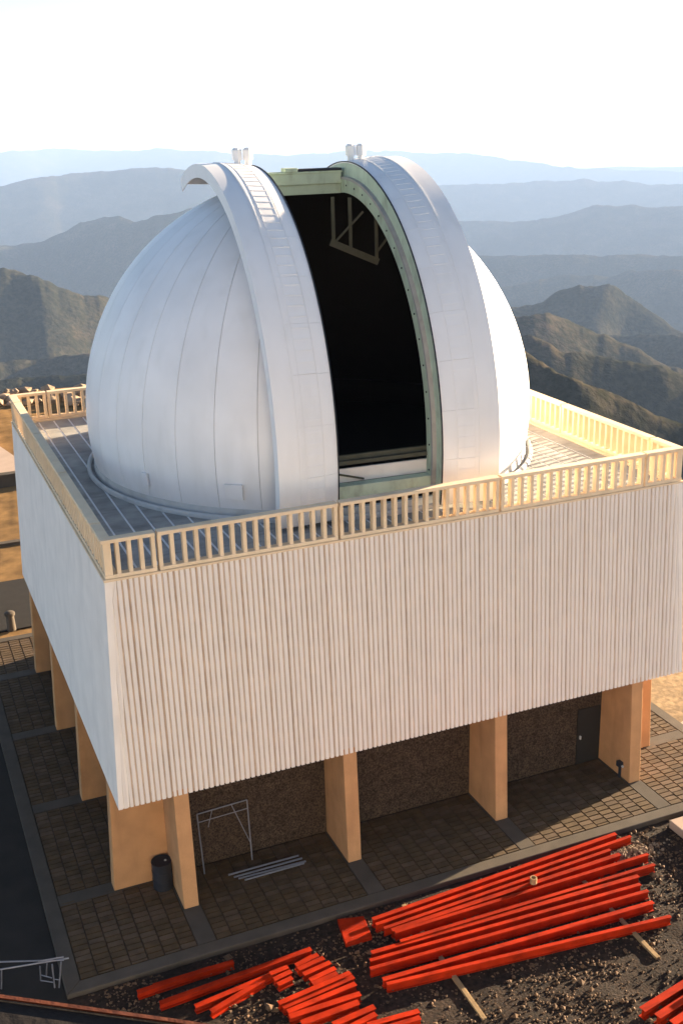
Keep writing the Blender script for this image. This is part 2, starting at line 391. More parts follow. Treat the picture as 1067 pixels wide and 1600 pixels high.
# roof terrace tiles with pale joints
deck = MB().box(-8.6, 8.6, -8.6, 8.6, ZT-.028, ZT-.012).build('terrace_deck', 'deck_seam', bld)
TX, TY = .575, 1.91
tile_mesh = None
nx = int(8.6*2/TX)
for i in range(-15, 15):
    for j in range(-5, 5):
        x0, x1, y0, y1 = i*TX+.036, (i+1)*TX-.036, j*TY*.9+.006, (j+1)*TY*.9-.006
        if max(abs(x0), abs(x1)) > 8.63 or max(abs(y0), abs(y1)) > 8.61: continue
        if max(math.hypot(a, b) for a in (x0, x1) for b in (y0, y1)) < 7.25: continue
        if tile_mesh is None:
            t = MB().box(-TX/2+.036, TX/2-.036, -TY*.45+.006, TY*.45-.006, 0, .018).build('deck_tile', 'deck_tile', deck); tile_mesh = t.data
        else:
            t = bpy.data.objects.new('deck_tile', tile_mesh); COL.objects.link(t); t.parent = deck; t.matrix_parent_inverse = parent_inv(deck)
        t.location = ((x0+x1)/2, (y0+y1)/2, ZT-.0119+random.uniform(0, .003))

# ------------------------------------------------------------------ railings
RH = 1.13; CAPW = .26; RO = half(ZT)-.02
bal_mesh = {}
def baluster(T, u, parent, k):
    d = .05; m = MB(); v0, v1 = RO-.22, RO-.03
    m.hexa([(*T(u-d, v1), ZT+.16), (*T(u+d, v1), ZT+.16), (*T(u+d, v0), ZT+.16), (*T(u-d, v0), ZT+.16)], [(*T(u-d, v1), ZT+RH-.10), (*T(u+d, v1), ZT+RH-.10), (*T(u+d, v0), ZT+RH-.10), (*T(u-d, v0), ZT+RH-.10)])
    m.build('baluster', 'rail', parent)
def strip(T, u0, u1, v0, v1, z0, z1, name, parent, mit0=0, mit1=0):
    m = MB(); b = [(*T(u0-mit0*v1 if False else u0+mit0*(0), v1), 0)]
    pts = [(u0, v1), (u1, v1), (u1-mit1*(v1-v0), v0), (u0+mit0*(v1-v0), v0)]
    m.hexa([(*T(u, v), z0) for u, v in pts], [(*T(u, v), z1) for u, v in pts]); return m.build(name, 'rail', parent, bevel=.008)
side_txt = ('front side above the ribbed wall', 'right side above the sunlit slope', 'back side facing the valley', 'left side above the plain wall')
pos_txt = [('front parapet, between the left shutter and the near corner', 'front parapet, under the open dome slit', 'front parapet, beyond the right shutter in low sun'),
           ('sunlit right parapet, next to the front corner', 'sunlit right parapet, alongside the bright dome flank', 'sunlit right parapet, next to the back corner'),
           ('back parapet, at its sunny end behind the dome', 'back parapet, in the middle behind the dome', 'back parapet, beside the shaded far corner'),
           ('left parapet, next to the far corner', 'left parapet, beside the middle of the dome', 'left parapet, next to the near corner')]
for k in range(4):
    T = rot4(k)
    for j in range(3):
        a, b = FINS[j]+.035, FINS[j+1]-.035
        p = T((a+b)/2, RO-.13)
        pn = empty('parapet_railing', (p[0], p[1], ZT+.06))
        tag(pn, 'cream railing panel of the ' + pos_txt[k][j], 'railing', 'cream railing panels round the roof terrace')
        strip(T, a, b, RO-.24, RO-.01, ZT+.062, ZT+.16, 'bottom_rail', pn)
        strip(T, a, b, RO-CAPW, RO+.02, ZT+RH-.10, ZT+RH, 'cap_rail', pn)
        n = 16
        for i in range(n): baluster(T, a+.05+(b-a-.1)*i/(n-1), pn, k)
corner_txt = ('near corner where the plain and ribbed walls meet', 'sunlit corner at the far end of the ribbed wall', 'hidden sunny corner behind the dome', 'far corner past the dome shadow')
for k in range(4):       # corner between side k (its -u end) and the side before it (its +u end)
    T = rot4(k); Tp = rot4((k+3) % 4)
    c = T(-RO+.13, RO-.13)
    pn = empty('corner_railing', (c[0], c[1], ZT+.06)); tag(pn, 'cream L-shaped railing piece at the ' + corner_txt[k], 'railing', 'cream railing panels round the roof terrace')
    a = FINS[0]-.035
    for TT, s in ((T, -1), (Tp, 1)):
        if s < 0:
            strip(TT, -RO-.02, a, RO-CAPW, RO+.02, ZT+RH-.10, ZT+RH, 'cap_rail', pn, mit0=1); strip(TT, -RO+.01, a, RO-.24, RO-.01, ZT+.062, ZT+.16, 'bottom_rail', pn, mit0=1)
        else:
            strip(TT, -a, RO+.02, RO-CAPW, RO+.02, ZT+RH-.10, ZT+RH, 'cap_rail', pn, mit1=1); strip(TT, -a, RO-.01, RO-.24, RO-.01, ZT+.062, ZT+.16, 'bottom_rail', pn, mit1=1)
        for i in range(4): baluster(TT, a-.05-i*.31 if s < 0 else -a+.05+i*.31, pn, k)
    q = T(-RO+.125, RO-.125); m = MB().box(q[0]-.1, q[0]+.1, q[1]-.1, q[1]+.1, ZT+.16, ZT+RH-.10); m.build('corner_post', 'rail', pn)

# ------------------------------------------------------------------ the dome
DC = Vector((.1, 0, 11.8)); DR = 7.58; SA = R_(-3.9)
DV = Vector((math.sin(SA), -math.cos(SA), 0)); LV = Vector((math.cos(SA), math.sin(SA), 0)); UP = Vector((0, 0, 1))
def D(lat, s, z): return DC + LV*lat + DV*s + UP*(z)      # s towards the slit opening
dome = empty('observatory_dome', (DC.x, DC.y, ZT)); tag(dome, 'large white telescope dome with its tall slit standing open', 'dome')
SW = 1.62; SEND = -.55                                      # slit half width, how far it runs behind the zenith
NG = 36; ZLOW = -1.36
shell = empty('dome_shell', (DC.x, DC.y, DC.z), dome)
def cut_slit(me, half_w):
    bm = bmesh.new(); bm.from_mesh(me)
    for co, no in ((D(half_w, 0, 0), LV), (D(-half_w, 0, 0), LV), (D(0, SEND, 0), DV)):
        bmesh.ops.bisect_plane(bm, geom=bm.verts[:]+bm.edges[:]+bm.faces[:], dist=1e-5, plane_co=co, plane_no=no)
    kill = []
    for f in bm.faces:
        c = f.calc_center_median()-DC
        if abs(c.dot(LV)) < half_w and c.dot(DV) > SEND: kill.append(f)
    bmesh.ops.delete(bm, geom=kill, context='FACES'); n = len(bm.faces); bm.to_mesh(me); bm.free(); return n
t0 = math.asin(ZLOW/DR)
for g in range(NG):
    a0, a1 = R_(-2+g*10), R_(8+g*10)
    m = MB(); pts = []; nu, nv = 4, 28
    for i in range(nu+1):
        for j in range(nv+1):
            t = t0+(math.pi/2-.02-t0)*j/nv; gap = .009/max(.05, DR*math.cos(t))
            a = a0+gap+(a1-a0-2*gap)*i/nu
            pts.append((DC.x+DR*math.cos(t)*math.sin(a), DC.y-DR*math.cos(t)*math.cos(a), DC.z+DR*math.sin(t)))
    fs = [(i*(nv+1)+j, (i+1)*(nv+1)+j, (i+1)*(nv+1)+j+1, i*(nv+1)+j+1) for i in range(nu) for j in range(nv)]
    inner = [tuple(DC+(Vector(p)-DC)*(1-.03/DR)) for p in pts]; o = len(pts)
    for e in (0, nu): fs += [(e*(nv+1)+j, e*(nv+1)+j+1, o+e*(nv+1)+j+1, o+e*(nv+1)+j) for j in range(nv)]
    m.poly(pts+inner, fs)
    ob = m.build('dome_panel', 'dome_white', shell, smooth=R_(40))
    if cut_slit(ob.data, SW) == 0: bpy.data.objects.remove(ob)
# liner behind the seams (pale-grey outside) and dark inside lining
def sphere_part(name, r, matn, parent):
    prof = [(r*math.cos(t0+(math.pi/2-t0)*j/30), DC.z+r*math.sin(t0+(math.pi/2-t0)*j/30)) for j in range(31)]; prof[-1] = (.001, prof[-1][1])
    ob = MB().lathe(prof, 72, (DC.x, DC.y), closed=False).build(name, matn, parent, smooth=True); cut_slit(ob.data, SW+.02); return ob
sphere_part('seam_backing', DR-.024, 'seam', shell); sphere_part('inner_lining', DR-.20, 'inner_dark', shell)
# skirt, curb ring, drum below
MB().lathe([(7.44, ZT+.30), (7.47, ZT+.30), (7.49, ZT+.02), (7.30, ZT+.02), (7.30, ZT+.30)], 144, (DC.x, DC.y)).build('skirt', 'ring_concrete', dome, smooth=R_(40))
MB().lathe([(7.66+.07*math.cos(q), ZT+.03+.12*math.sin(q)) for q in np.linspace(0, math.pi, 9)]+[(7.59, ZT-.005), (7.73, ZT-.005)][::1], 144, (DC.x, DC.y)).build('curb_ring', 'ring_concrete', dome, smooth=R_(60))
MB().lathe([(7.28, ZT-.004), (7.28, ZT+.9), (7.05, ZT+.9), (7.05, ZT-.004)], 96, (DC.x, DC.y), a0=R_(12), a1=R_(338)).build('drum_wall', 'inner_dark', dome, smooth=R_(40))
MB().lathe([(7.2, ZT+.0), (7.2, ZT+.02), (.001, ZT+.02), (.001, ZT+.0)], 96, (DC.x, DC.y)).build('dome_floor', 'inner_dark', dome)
for az in (-62, -38):      # little hatches low on the shell
    a = R_(az); t = R_(-6.0); m = MB(); n = Vector((math.sin(a)*math.cos(t), -math.cos(a)*math.cos(t), math.sin(t))); c = DC+n*(DR+.012); side = Vector((math.cos(a), math.sin(a), 0)); upv = n.cross(side) if n.cross(side).z > 0 else side.cross(n)
    wd, hh = (.12, .22) if az == -62 else (.28, .24)
    pts = [c+side*sx*wd+upv*sy*hh for sx, sy in ((-1, -1), (1, -1), (1, 1), (-1, 1))]
    m.hexa(pts, [p+n*.07 for p in pts]); m.build('hatch', 'dome_white', dome, bevel=.006)

def arc_sweep(section, ta, tb, n, closed=True, cz=.05, taper=None):
    """sweep a section of (lat, radius) over the slit plane"""
    m = MB(); pts = []
    for i in range(n+1):
        t = R_(ta+(tb-ta)*i/n)
        for lat, r in section: pts.append(D(lat, r*math.cos(t), cz+r*math.sin(t)))
    k = len(section); fs = []
    for i in range(n):
        for q in range(k if closed else k-1):
            q2 = (q+1) % k; fs.append((i*k+q, (i+1)*k+q, (i+1)*k+q2, i*k+q2))
    if closed: fs += [tuple(range(k)), tuple(range(n*k+k-1, n*k-1, -1))]
    return m.poly(pts, fs)
RS = 7.93; I0, O0 = 1.60, 3.36
TA, TB = -11.2, 112
for s in (-1, 1):
    sh = empty('shutter', tuple(D(s*2.45, RS, -1.5)), dome)
    sh['label'] = ('left' if s < 0 else 'right') + ' half of the sliding dome shutter'
    LC = 2.72                                                     # crease
    # outer skin in strips along the arc so that sheet joints show
    nseg = 12
    for q in range(nseg):
        a, b = TA+(TB-TA)*q/nseg+.02, TA+(TB-TA)*(q+1)/nseg-.02
        arc_sweep([(s*I0, RS), (s*2.1, RS+.085), (s*LC, RS+.135), (s*LC, RS+.10), (s*2.1, RS+.05), (s*I0, RS-.035)], a, b, 6).build('skin_sheet', 'shutter_white', sh, smooth=R_(20))
    arc_sweep([(s*(LC+.012), RS+.13), (s*O0, RS+.122), (s*O0, RS+.085), (s*(LC+.012), RS+.09)], TA, TB, 64).build('outer_band', 'shutter_white', sh, smooth=R_(20))
    arc_sweep([(s*(LC-.02), RS+.136), (s*(LC+.03), RS+.136), (s*(LC+.03), RS+.150), (s*(LC-.02), RS+.150)], TA, TB, 64).build('seam_strip', 'shutter_white', sh)
    arc_sweep([(s*O0, RS+.083), (s*(O0-.03), RS+.083), (s*(O0-.03), RS-.30), (s*O0, RS-.30)], TA, TB, 64).build('outer_flange', 'shutter_white', sh, smooth=R_(30))
    arc_sweep([(s*(I0+.005), RS-.002), (s*(I0-.03), RS-.002), (s*(I0-.03), RS+.028), (s*(I0+.005), RS+.028)], TA, TB, 64).build('edge_seal', 'black_seal', sh)
    arc_sweep([(s*I0, RS-.04), (s*(I0+.04), RS-.04), (s*(I0+.04), RS-.46), (s*I0, RS-.46)], TA, TB, 64).build('inner_flange', 'green', sh, smooth=R_(30))
    arc_sweep([(s*(I0+.05), RS-.10), (s*(O0-.05), RS-.02), (s*(O0-.05), RS-.05), (s*(I0+.05), RS-.13)], TA, TB, 48).build('under_skin', 'seam', sh)
    MB().poly([D(s*lat, r*math.cos(R_(TA)), .05+r*math.sin(R_(TA))) for lat, r in ((I0, RS-.46), (O0, RS-.46), (O0, RS+.12), (LC, RS+.13), (I0, RS-.01))], [(0, 1, 2, 3, 4)]).build('end_plate', 'shutter_white', sh)
    # ladder of low rungs pressed up the middle
    for q in range(52):
        t = TA+3+q*2.32
        c0 = 2.32 if s > 0 else 2.28
        arc_sweep([(s*(c0-.24), RS+.075), (s*(c0+.24), RS+.115), (s*(c0+.24), RS+.131), (s*(c0-.24), RS+.093)], t, t+.30, 1).build('rung', 'shutter_white', sh)
    for e in (-.27, .27):
        c0 = 2.32 if s > 0 else 2.28
        arc_sweep([(s*(c0+e-.012), RS+.08+.075*(e > 0)*.5), (s*(c0+e+.012), RS+.08+.075*(e > 0)*.5), (s*(c0+e+.012), RS+.089+.084*(e > 0)*.5), (s*(c0+e-.012), RS+.089+.084*(e > 0)*.5)], TA+2, TA+2+52*2.32, 60).build('ladder_rail', 'shutter_white', sh)
    # pair of small vent cowls on the crest
    for lat in ((1.78, 2.14) if s > 0 else (1.70, 2.06)):
        m = MB(); b = D(s*lat, -.1, RS+.12); pr = [(.11, -.05), (.11, .12), (.165, .12), (.165, .42), (.10, .49), (.001, .49)]
        m.lathe([(r, b.z+z) for r, z in pr], 6, (b.x, b.y), closed=False); m.build('vent_cowl', 'shutter_white', sh)
    # arch frame of the slit
    arc_sweep([(s*1.50, 7.44), (s*1.78, 7.44), (s*1.78, 6.96), (s*1.50, 6.96)], -9, 97, 60).build('slit_arch', 'green', dome, smooth=R_(30))
    arc_sweep([(s*1.47, 7.47), (s*1.60, 7.47), (s*1.60, 7.38), (s*1.47, 7.38)], -9, 97, 60).build('rail_track', 'seam', dome, smooth=R_(30))
    for q in range(16):
        t = R_(-5+q*6.2); c = D(s*1.488, 7.2*math.cos(t), .05+7.2*math.sin(t))
        MB().tube(c, c-LV*s*.02, .03, 6).build('bolt', 'black_seal', dome)
# lintel at the head of the slit
def dbox(l0, l1, s0, s1, z0, z1, name, matn, parent, bevel=.01):
    m = MB(); b = [(l0, s0), (l1, s0), (l1, s1), (l0, s1)]
    m.hexa([D(l, q, z0) for l, q in b], [D(l, q, z1) for l, q in b]); return m.build(name, matn, parent, bevel=bevel)
lin = dbox(-1.50, 1.50, -.75, -.35, 6.98, 7.30, 'lintel', 'green', dome)
dbox(-1.50, 1.50, -.80, -.28, 7.303, 7.66, 'lintel_top', 'green', lin)
dbox(-1.52, 1.52, -.85, -.24, 7.662, 7.72, 'lintel_cap', 'green', lin)
dbox(.0, 1.5, -.7, -.22, 7.722, 7.80, 'seal', 'black_seal', lin); dbox(-.45, -.02, -.72, -.2, 7.722, 7.84, 'bracket', 'green', lin)
# sill at the foot of the slit
dbox(-1.58, 1.58, 6.70, 7.22, -1.62, -1.22, 'sill_plinth', 'inner_dark', dome)
dbox(-1.58, 1.58, 6.95, 7.30, -1.20, -.72, 'sill_beam', 'green', dome)
dbox(-1.58, 1.58, 6.86, 6.94, -.72, -.30, 'sill_panel', 'plaster', dome)
dbox(-1.58, 1.58, 6.88, 7.0, -.18, -.06, 'sill_rail', 'gallery', dome)
dbox(-1.58, 1.58, 6.75, 6.86, -.12, .08, 'sill_shelf', 'gallery', dome)
m = MB(); m.bar(D(-1.55, 6.98, -.36), D(-.5, 6.98, -.66), .05, .05); m.build('sill_brace', 'gallery', dome)
# hanging gallery seen up inside the slit
gal = empty('gallery_frame', tuple(D(1.3, 1.0, 5.5)), dome)
P = [D(.55, 1.6, 0), D(1.12, 1.6, 0), D(1.95, 1.75, 0)]
zz = [(7.0, 5.55), (6.95, 5.35), (6.3, 4.85)]
for p, (a, b) in zip(P, zz):
    MB().bar(p+UP*a, p+UP*b, .09, .09).build('hanger', 'gallery', gal)
MB().bar(P[0]+UP*5.6-LV*.1, P[2]+UP*4.9+LV*.05, .12, .22).build('chord', 'gallery', gal)
MB().bar(P[0]+UP*5.6+LV*.05, P[1]+UP*6.5+LV*.45, .06, .06).build('brace', 'gallery', gal)
MB().bar(P[2]+UP*5.2, P[2]+UP*5.9+LV*.6, .06, .06).build('brace', 'gallery', gal)

# ------------------------------------------------------------------ patio round the foot of the building
PA = 11.48
patio = MB().box(-PA+.02, PA-.02, -PA+.02, PA-.02, -.16, -.055).build('patio', 'joint'); tag(patio, 'paved apron round the foot of the observatory block', kind='structure')
for k in range(4):
    T = rot4(k); m = MB()
    pts = [(-PA, PA), (PA, PA), (PA-.42, PA-.42), (-PA+.42, PA-.42)]
    m.hexa([(*T(u, v), -.30) for u, v in pts], [(*T(u, v), .004) for u, v in pts]); m.build('kerb', 'concrete', patio, bevel=.02)
    for x in FINS:
        m = MB(); a = x-.26; b = x+.26; q = PA-.43
        m.hexa([(*T(a, q), -.05), (*T(b, q), -.05), (*T(b, 7.71), -.05), (*T(a, 7.71), -.05)], [(*T(a, q), -.001), (*T(b, q), -.001), (*T(b, 7.71), -.001), (*T(a, 7.71), -.001)]); m.build('paving_strip', 'concrete', patio, bevel=.01)
# pavers
bays = []
edges = [-PA+.43] + [e for x in FINS for e in (x-.27, x+.27)] + [PA-.43]
spans = [(edges[i], edges[i+1]) for i in range(0, len(edges), 2)]
pav = []
LX, LY = .44, .225
def fill(x0, x1, y0, y1, along_y=True):
    n = max(1, round((x1-x0)/LX)); w_ = (x1-x0)/n
    for i in range(n):
        off = LY*.5 if i % 2 else 0
        y = y0-off
        while y < y1-.02:
            a, b = max(y, y0), min(y+LY, y1)
            if b-a > .05: pav.append((x0+i*w_, x0+(i+1)*w_, a, b))
            y += LY
for (a, b) in spans:
    fill(a, b, -PA+.43, -7.72); fill(a, b, 7.72, PA-.43)
for (a, b) in spans:
    for (c, d) in ((-PA+.43, -7.72), (7.72, PA-.43)):
        if abs((a+b)/2) < 7.7: fill(c, d, a, b)
def score(p):
    x, y = (p[0]+p[1])/2, (p[2]+p[3])/2
    lit = (-.232*x+.973*y < -11.0) or (x > 9.6 and y > -9.5)
    vis = y < -9.0 or (x > 9 and y < -2)
    return (0 if (lit and vis) else 60 if vis else 200) + math.hypot(x-6, y+10.5)
pav.sort(key=score)
def paver_into(m, p, j):
    x0, x1, y0, y1 = p; g = .011; z = -.003+random.uniform(-.007, .004); c = .01
    tl = [random.uniform(-.004, .004) for _ in range(4)]
    m.hexa([(x0+g, y0+g, -.06), (x1-g, y0+g, -.06), (x1-g, y1-g, -.06), (x0+g, y1-g, -.06)], [(x0+g+c, y0+g+c, z+tl[0]), (x1-g-c, y0+g+c, z+tl[1]), (x1-g-c, y1-g-c, z+tl[2]), (x0+g+c, y1-g-c, z+tl[3])], j)
for p in pav[:300]:
    m = MB(); paver_into(m, p, 0); m.build('paver', random.choice(['paver', 'paver', 'paver_pink']), patio)
m = MB()
for p in pav[300:]: paver_into(m, p, random.choice((0, 0, 1)))
tag(m.build('paving', ['paver', 'paver_pink'], patio), kind='stuff')

# ------------------------------------------------------------------ ground round about
tag(MB().box(-13.9, -PA-.01, -17, 12.3, -.158, -.10).build('footpath', 'asphalt'), kind='structure')
for i in range(9):
    MB()
tag(MB().box(PA+.01, 22, -10.6, 14.0, -.2, -.10).build('yard', 'tan_ground'), kind='structure')
tag(MB().hexa([(PA+.02, -8.0, -.11), (PA+.02, -6.9, -.11), (22, -3.2, -.11), (22, -4.3, -.11)], [(PA+.02, -8.0, -.06), (PA+.02, -6.9, -.06), (22, -3.2, -.06), (22, -4.3, -.06)]).build('footpath', 'pink_concrete'), kind='structure')
tag(MB().box(13.2, 14.3, -2.6, 14, -.11, -.07).build('footpath', 'pink_concrete'), kind='structure')
tag(MB().box(-40, -5, 12.4, 18.4, -.158, -.09).build('road', 'asphalt'), kind='structure')
tag(MB().box(-40, -2, 23.6, 24.0, -.3, .02).build('kerb', 'concrete'), 'low concrete kerb across the tan gravel', kind='structure')
tag(MB().box(-60, 2, 34.6, 35.2, -.3, .62).build('retaining_wall', 'concrete', bevel=.02), 'low grey retaining wall beyond the gravel yard', 'wall')
tag(MB().hexa([(-60, 35.21, -.3), (-5.5, 35.21, -.3), (-9.5, 56, -.3), (-60, 56, -.3)], [(-60, 35.21, .6), (-5.5, 35.21, .6), (-9.5, 56, .5), (-60, 56, .5)]).build('terrace', 'pink_concrete'), 'pinkish concrete terrace above the retaining wall', kind='structure')
p = G(20, 985, 0)
bo = empty('bollard', (p[0], p[1]+.3, -.1)); tag(bo, 'short pale concrete bollard at the back edge of the paving', 'bollard')
MB().lathe([(.2, -.1), (.17, .62), (.001, .62)], 12, (p[0], p[1]+.3), closed=False).build('post', 'concrete', bo, smooth=R_(40)); MB().lathe([(.23, .62), (.23, .74), (.15, .80), (.001, .80)], 12, (p[0], p[1]+.3), closed=False).build('cap', 'concrete', bo, smooth=R_(40))
# dirt yard in front with pebbles and clods
def dirt_yard():
    nx_, ny_ = 150, 90; xs = np.linspace(-19, 13, nx_); ys = np.linspace(-24, -PA-.02, ny_)
    X, Y = np.meshgrid(xs, ys, indexing='ij'); Zd = -.14+.09*(fbm(X*.8, Y*.8, 4, 31)-.45)+.05*(fbm(X*5, Y*5, 3, 33)-.5)
    me = bpy.data.meshes.new('dirt_yard'); V = np.stack([X, Y, Zd], -1).reshape(-1, 3)
    f = [(i*ny_+j, (i+1)*ny_+j, (i+1)*ny_+j+1, i*ny_+j+1) for i in range(nx_-1) for j in range(ny_-1)]
    me.from_pydata(V.tolist(), [], f); me.materials.append(M['dirt']); me.shade_smooth()
    o = bpy.data.objects.new('dirt_yard', me); COL.objects.link(o); tag(o, kind='structure')
    # loose stones
    n = 22000; sx = np.random.uniform(-12, 10.5, n); sy = np.random.uniform(-20.5, -PA-.08, n)
    dens = fbm(sx*.7, sy*.7, 3, 61); keep = dens > np.random.uniform(.25, .72, n); sx, sy = sx[keep], sy[keep]
    zz_ = -.14+.09*(fbm(sx*.8, sy*.8, 4, 31)-.45)+.05*(fbm(sx*5, sy*5, 3, 33)-.5)
    r = np.random.gamma(2., .011, len(sx))+.012
    base = np.array([(1, 0, 0), (-1, 0, 0), (0, 1, 0), (0, -1, 0), (0, 0, 1), (0, 0, -1)], float)
    tri = [(0, 2, 4), (2, 1, 4), (1, 3, 4), (3, 0, 4), (2, 0, 5), (1, 2, 5), (3, 1, 5), (0, 3, 5)]
    jit = np.random.uniform(.55, 1.3, (len(sx), 6, 3)); ang = np.random.uniform(0, 6.28, len(sx))
    P_ = base[None]*jit*r[:, None, None]; P_[..., 2] *= .75
    c, s = np.cos(ang)[:, None], np.sin(ang)[:, None]
    Q = np.stack([P_[..., 0]*c-P_[..., 1]*s+sx[:, None], P_[..., 0]*s+P_[..., 1]*c+sy[:, None], P_[..., 2]+zz_[:, None]+r[:, None]*.35], -1).reshape(-1, 3)
    F_ = (np.arange(len(sx))[:, None, None]*6+np.array(tri)[None]).reshape(-1, 3)
    me = bpy.data.meshes.new('gravel'); me.from_pydata(Q.tolist(), [], F_.tolist()); me.materials.append(M['pebble'])
    o = bpy.data.objects.new('gravel', me); COL.objects.link(o); tag(o, 'loose brown gravel scattered over the dirt yard', 'gravel', kind='stuff')
dirt_yard()

# ------------------------------------------------------------------ red steel
def channel(a, b, h=.24, wd=.09, t=.018, roll=0, name='steel_beam'):
    """rolled channel: web standing, two flanges to one side"""
    a, b = Vector(a), Vector(b); L = (b-a).length; e = empty(name, a)
    d = (b-a).normalized(); side = Vector((0, 0, 1)).cross(d).normalized(); up = d.cross(side)
    M4 = Matrix((( *[d.x, side.x, up.x], a.x), (*[d.y, side.y, up.y], a.y), (*[d.z, side.z, up.z], a.z), (0, 0, 0, 1))) @ Matrix.Rotation(roll, 4, 'X')
    e.matrix_basis = M4
    for nm, bx in (('web', (0, L, -t/2, t/2, t, h-t)), ('flange', (0, L, -t/2-(wd-t)/2, wd-t/2-(wd-t)/2, h-t+.001, h)), ('flange', (0, L, -t/2-(wd-t)/2, wd-t/2-(wd-t)/2, 0, t-.001))):
        m = MB().box(*bx); me = bpy.data.meshes.new(nm)
        o = m.build(nm, 'red_steel'); o.parent = e
    return e
GZ = -.10
long_b = [((582, 1436), (962, 1302)), ((587, 1444), (985, 1306)), ((600, 1450), (953, 1327)), ((612, 1453), (968, 1334)), ((617, 1456), (1012, 1334)), ((625, 1470), (1022, 1350)),
          ((580, 1488), (997, 1368)), ((578, 1500), (1000, 1381)), ((578, 1513), (1012, 1391)), ((598, 1530), (1020, 1409)), ((604, 1537), (1047, 1431))]
ordn = ('first', 'second', 'third', 'fourth', 'fifth', 'sixth', 'seventh', 'eighth', 'ninth', 'tenth', 'eleventh')
for i, (a, b) in enumerate(long_b):
    h = .26 if i not in (2, 4) else .3
    zt = .16 + (.03 if i in (1, 5) else 0)
    pa, pb = G(*a, zt), G(*b, zt)
    e = channel((pa[0], pa[1], zt-h), (pb[0], pb[1], zt-h), h, .11 if i % 3 else .14)
    tag(e, f'long red primed steel beam, {ordn[i]} from the patio kerb in the long stack', 'beam', 'long red beams stacked beside the patio')
for q, (x, y0, y1) in enumerate(((-2.06, -16.5, -11.75), (3.19, -16.5, -11.75))):
    o = MB().bar((x, y0, -.13), (x+.04, y1, -.13), .13, .10).build('timber_bearer', 'timber', bevel=.008)
    tag(o, 'pale timber bearer under the beams, at their ' + ('end nearer the short offcuts' if q == 0 else 'end nearer the concrete slab'), 'timber')
mid_b = [((250, 1567), (486, 1482)), ((305, 1572), (430, 1520)), ((330, 1580), (412, 1530)), ((215, 1550), (330, 1512)), ((240, 1540), (365, 1502))]
for i, (a, b) in enumerate(mid_b):
    zt = .08 if i != 0 else .14; pa, pb = G(*a, zt), G(*b, zt)
    tag(channel((pa[0], pa[1], zt-.2), (pb[0], pb[1], zt-.2), .2, .16), ['red steel beam in shade, longest of those beside the offcuts', 'red steel beam in shade next to the longest one', 'short dark red beam in shade nearest the parapet', 'dark red beam in deep shade by the patio kerb', 'dark red beam in deep shade, closest to the patio kerb'][i], 'beam', 'red beams lying in shade')
short_b = [((436, 1568), (548, 1520)), ((442, 1574), (553, 1526)), ((450, 1581), (556, 1537)), ((452, 1588), (563, 1552)), ((470, 1597), (560, 1564)), ((520, 1600), (585, 1572)), ((545, 1606), (588, 1584)), ((575, 1602), (655, 1580)), ((590, 1610), (657, 1590))]
for i, (a, b) in enumerate(short_b):
    zt = .10+.06*random.random(); pa, pb = G(*a, zt), G(*b, zt)
    tag(channel((pa[0], pa[1], zt-.2), (pb[0], pb[1], zt-.2), .2, .17, roll=random.uniform(-.15, .15)), f'short red steel length, {ordn[i]} in the heap counted outward from the patio', 'beam', 'short red lengths heaped on the dirt')
stub = [((422, 1521), (450, 1510)), ((428, 1530), (455, 1517)), ((434, 1538), (457, 1527)), ((462, 1508), (497, 1491)), ((466, 1514), (506, 1496)), ((474, 1522), (516, 1503)), ((484, 1531), (524, 1512)), ((488, 1537), (527, 1520))]
for i, (a, b) in enumerate(stub):
    zt = .12; pa, pb = G(*a, zt), G(*b, zt)
    tag(channel((pa[0], pa[1], zt-.2), (pb[0], pb[1], zt-.2), .2, .15), 'stubby orange red offcut of steel in ' + ('the smaller bundle' if i < 3 else 'the larger bundle') + ' between the heaps', 'offcut', 'red offcuts in two bundles' + (' small' if i < 3 else ' large'))
pl = [G(527, 1437, .0), G(568, 1432, .0), G(581, 1464, .0), G(540, 1476, .0)]
tag(MB().hexa([(p[0], p[1], -.10) for p in pl], [(p[0], p[1], .02) for p in pl]).build('steel_plate', 'red_steel', bevel=.006), 'square red steel plate lying in shade beside the long stack', 'plate')
for i in range(4):
    y = -17.15-i*.33
    tag(channel((1.5+.2*i, y-.9, -.13+.0), (10.5, y+.9, -.13), .28, .2), f'red steel beam in the low pile, {ordn[i]} from the timber bearers', 'beam', 'red beams in the low pile')
for i in range(3):
    y = -17.3-i*.33
    tag(channel((3.8+.2*i, y-.65, .16), (10.5, y+.75, .16), .28, .2), f'red steel beam on top of the low pile, {ordn[i]} from the timber bearers', 'beam', 'red beams in the low pile')
# rusty coupling on the beams
c = G(833, 1376, .25); o = MB().lathe([(.07, .17), (.1, .17), (.1, .36), (.07, .36)], 12, (c[0], c[1])).build('pipe_collar', 'timber', smooth=R_(40)); tag(o, 'small rusty collar standing on the long red beams', 'collar')
tag(MB().hexa([(7.15, -11.85, -.15), (12, -11.85, -.15), (12, -15, -.15), (7.2, -15, -.15)], [(7.15, -11.85, .14), (12, -11.85, .14), (12, -15, .14), (7.2, -15, .14)]).build('concrete_slab', 'pink_concrete', bevel=.02), 'pale raised concrete slab beside the patio kerb', 'slab')
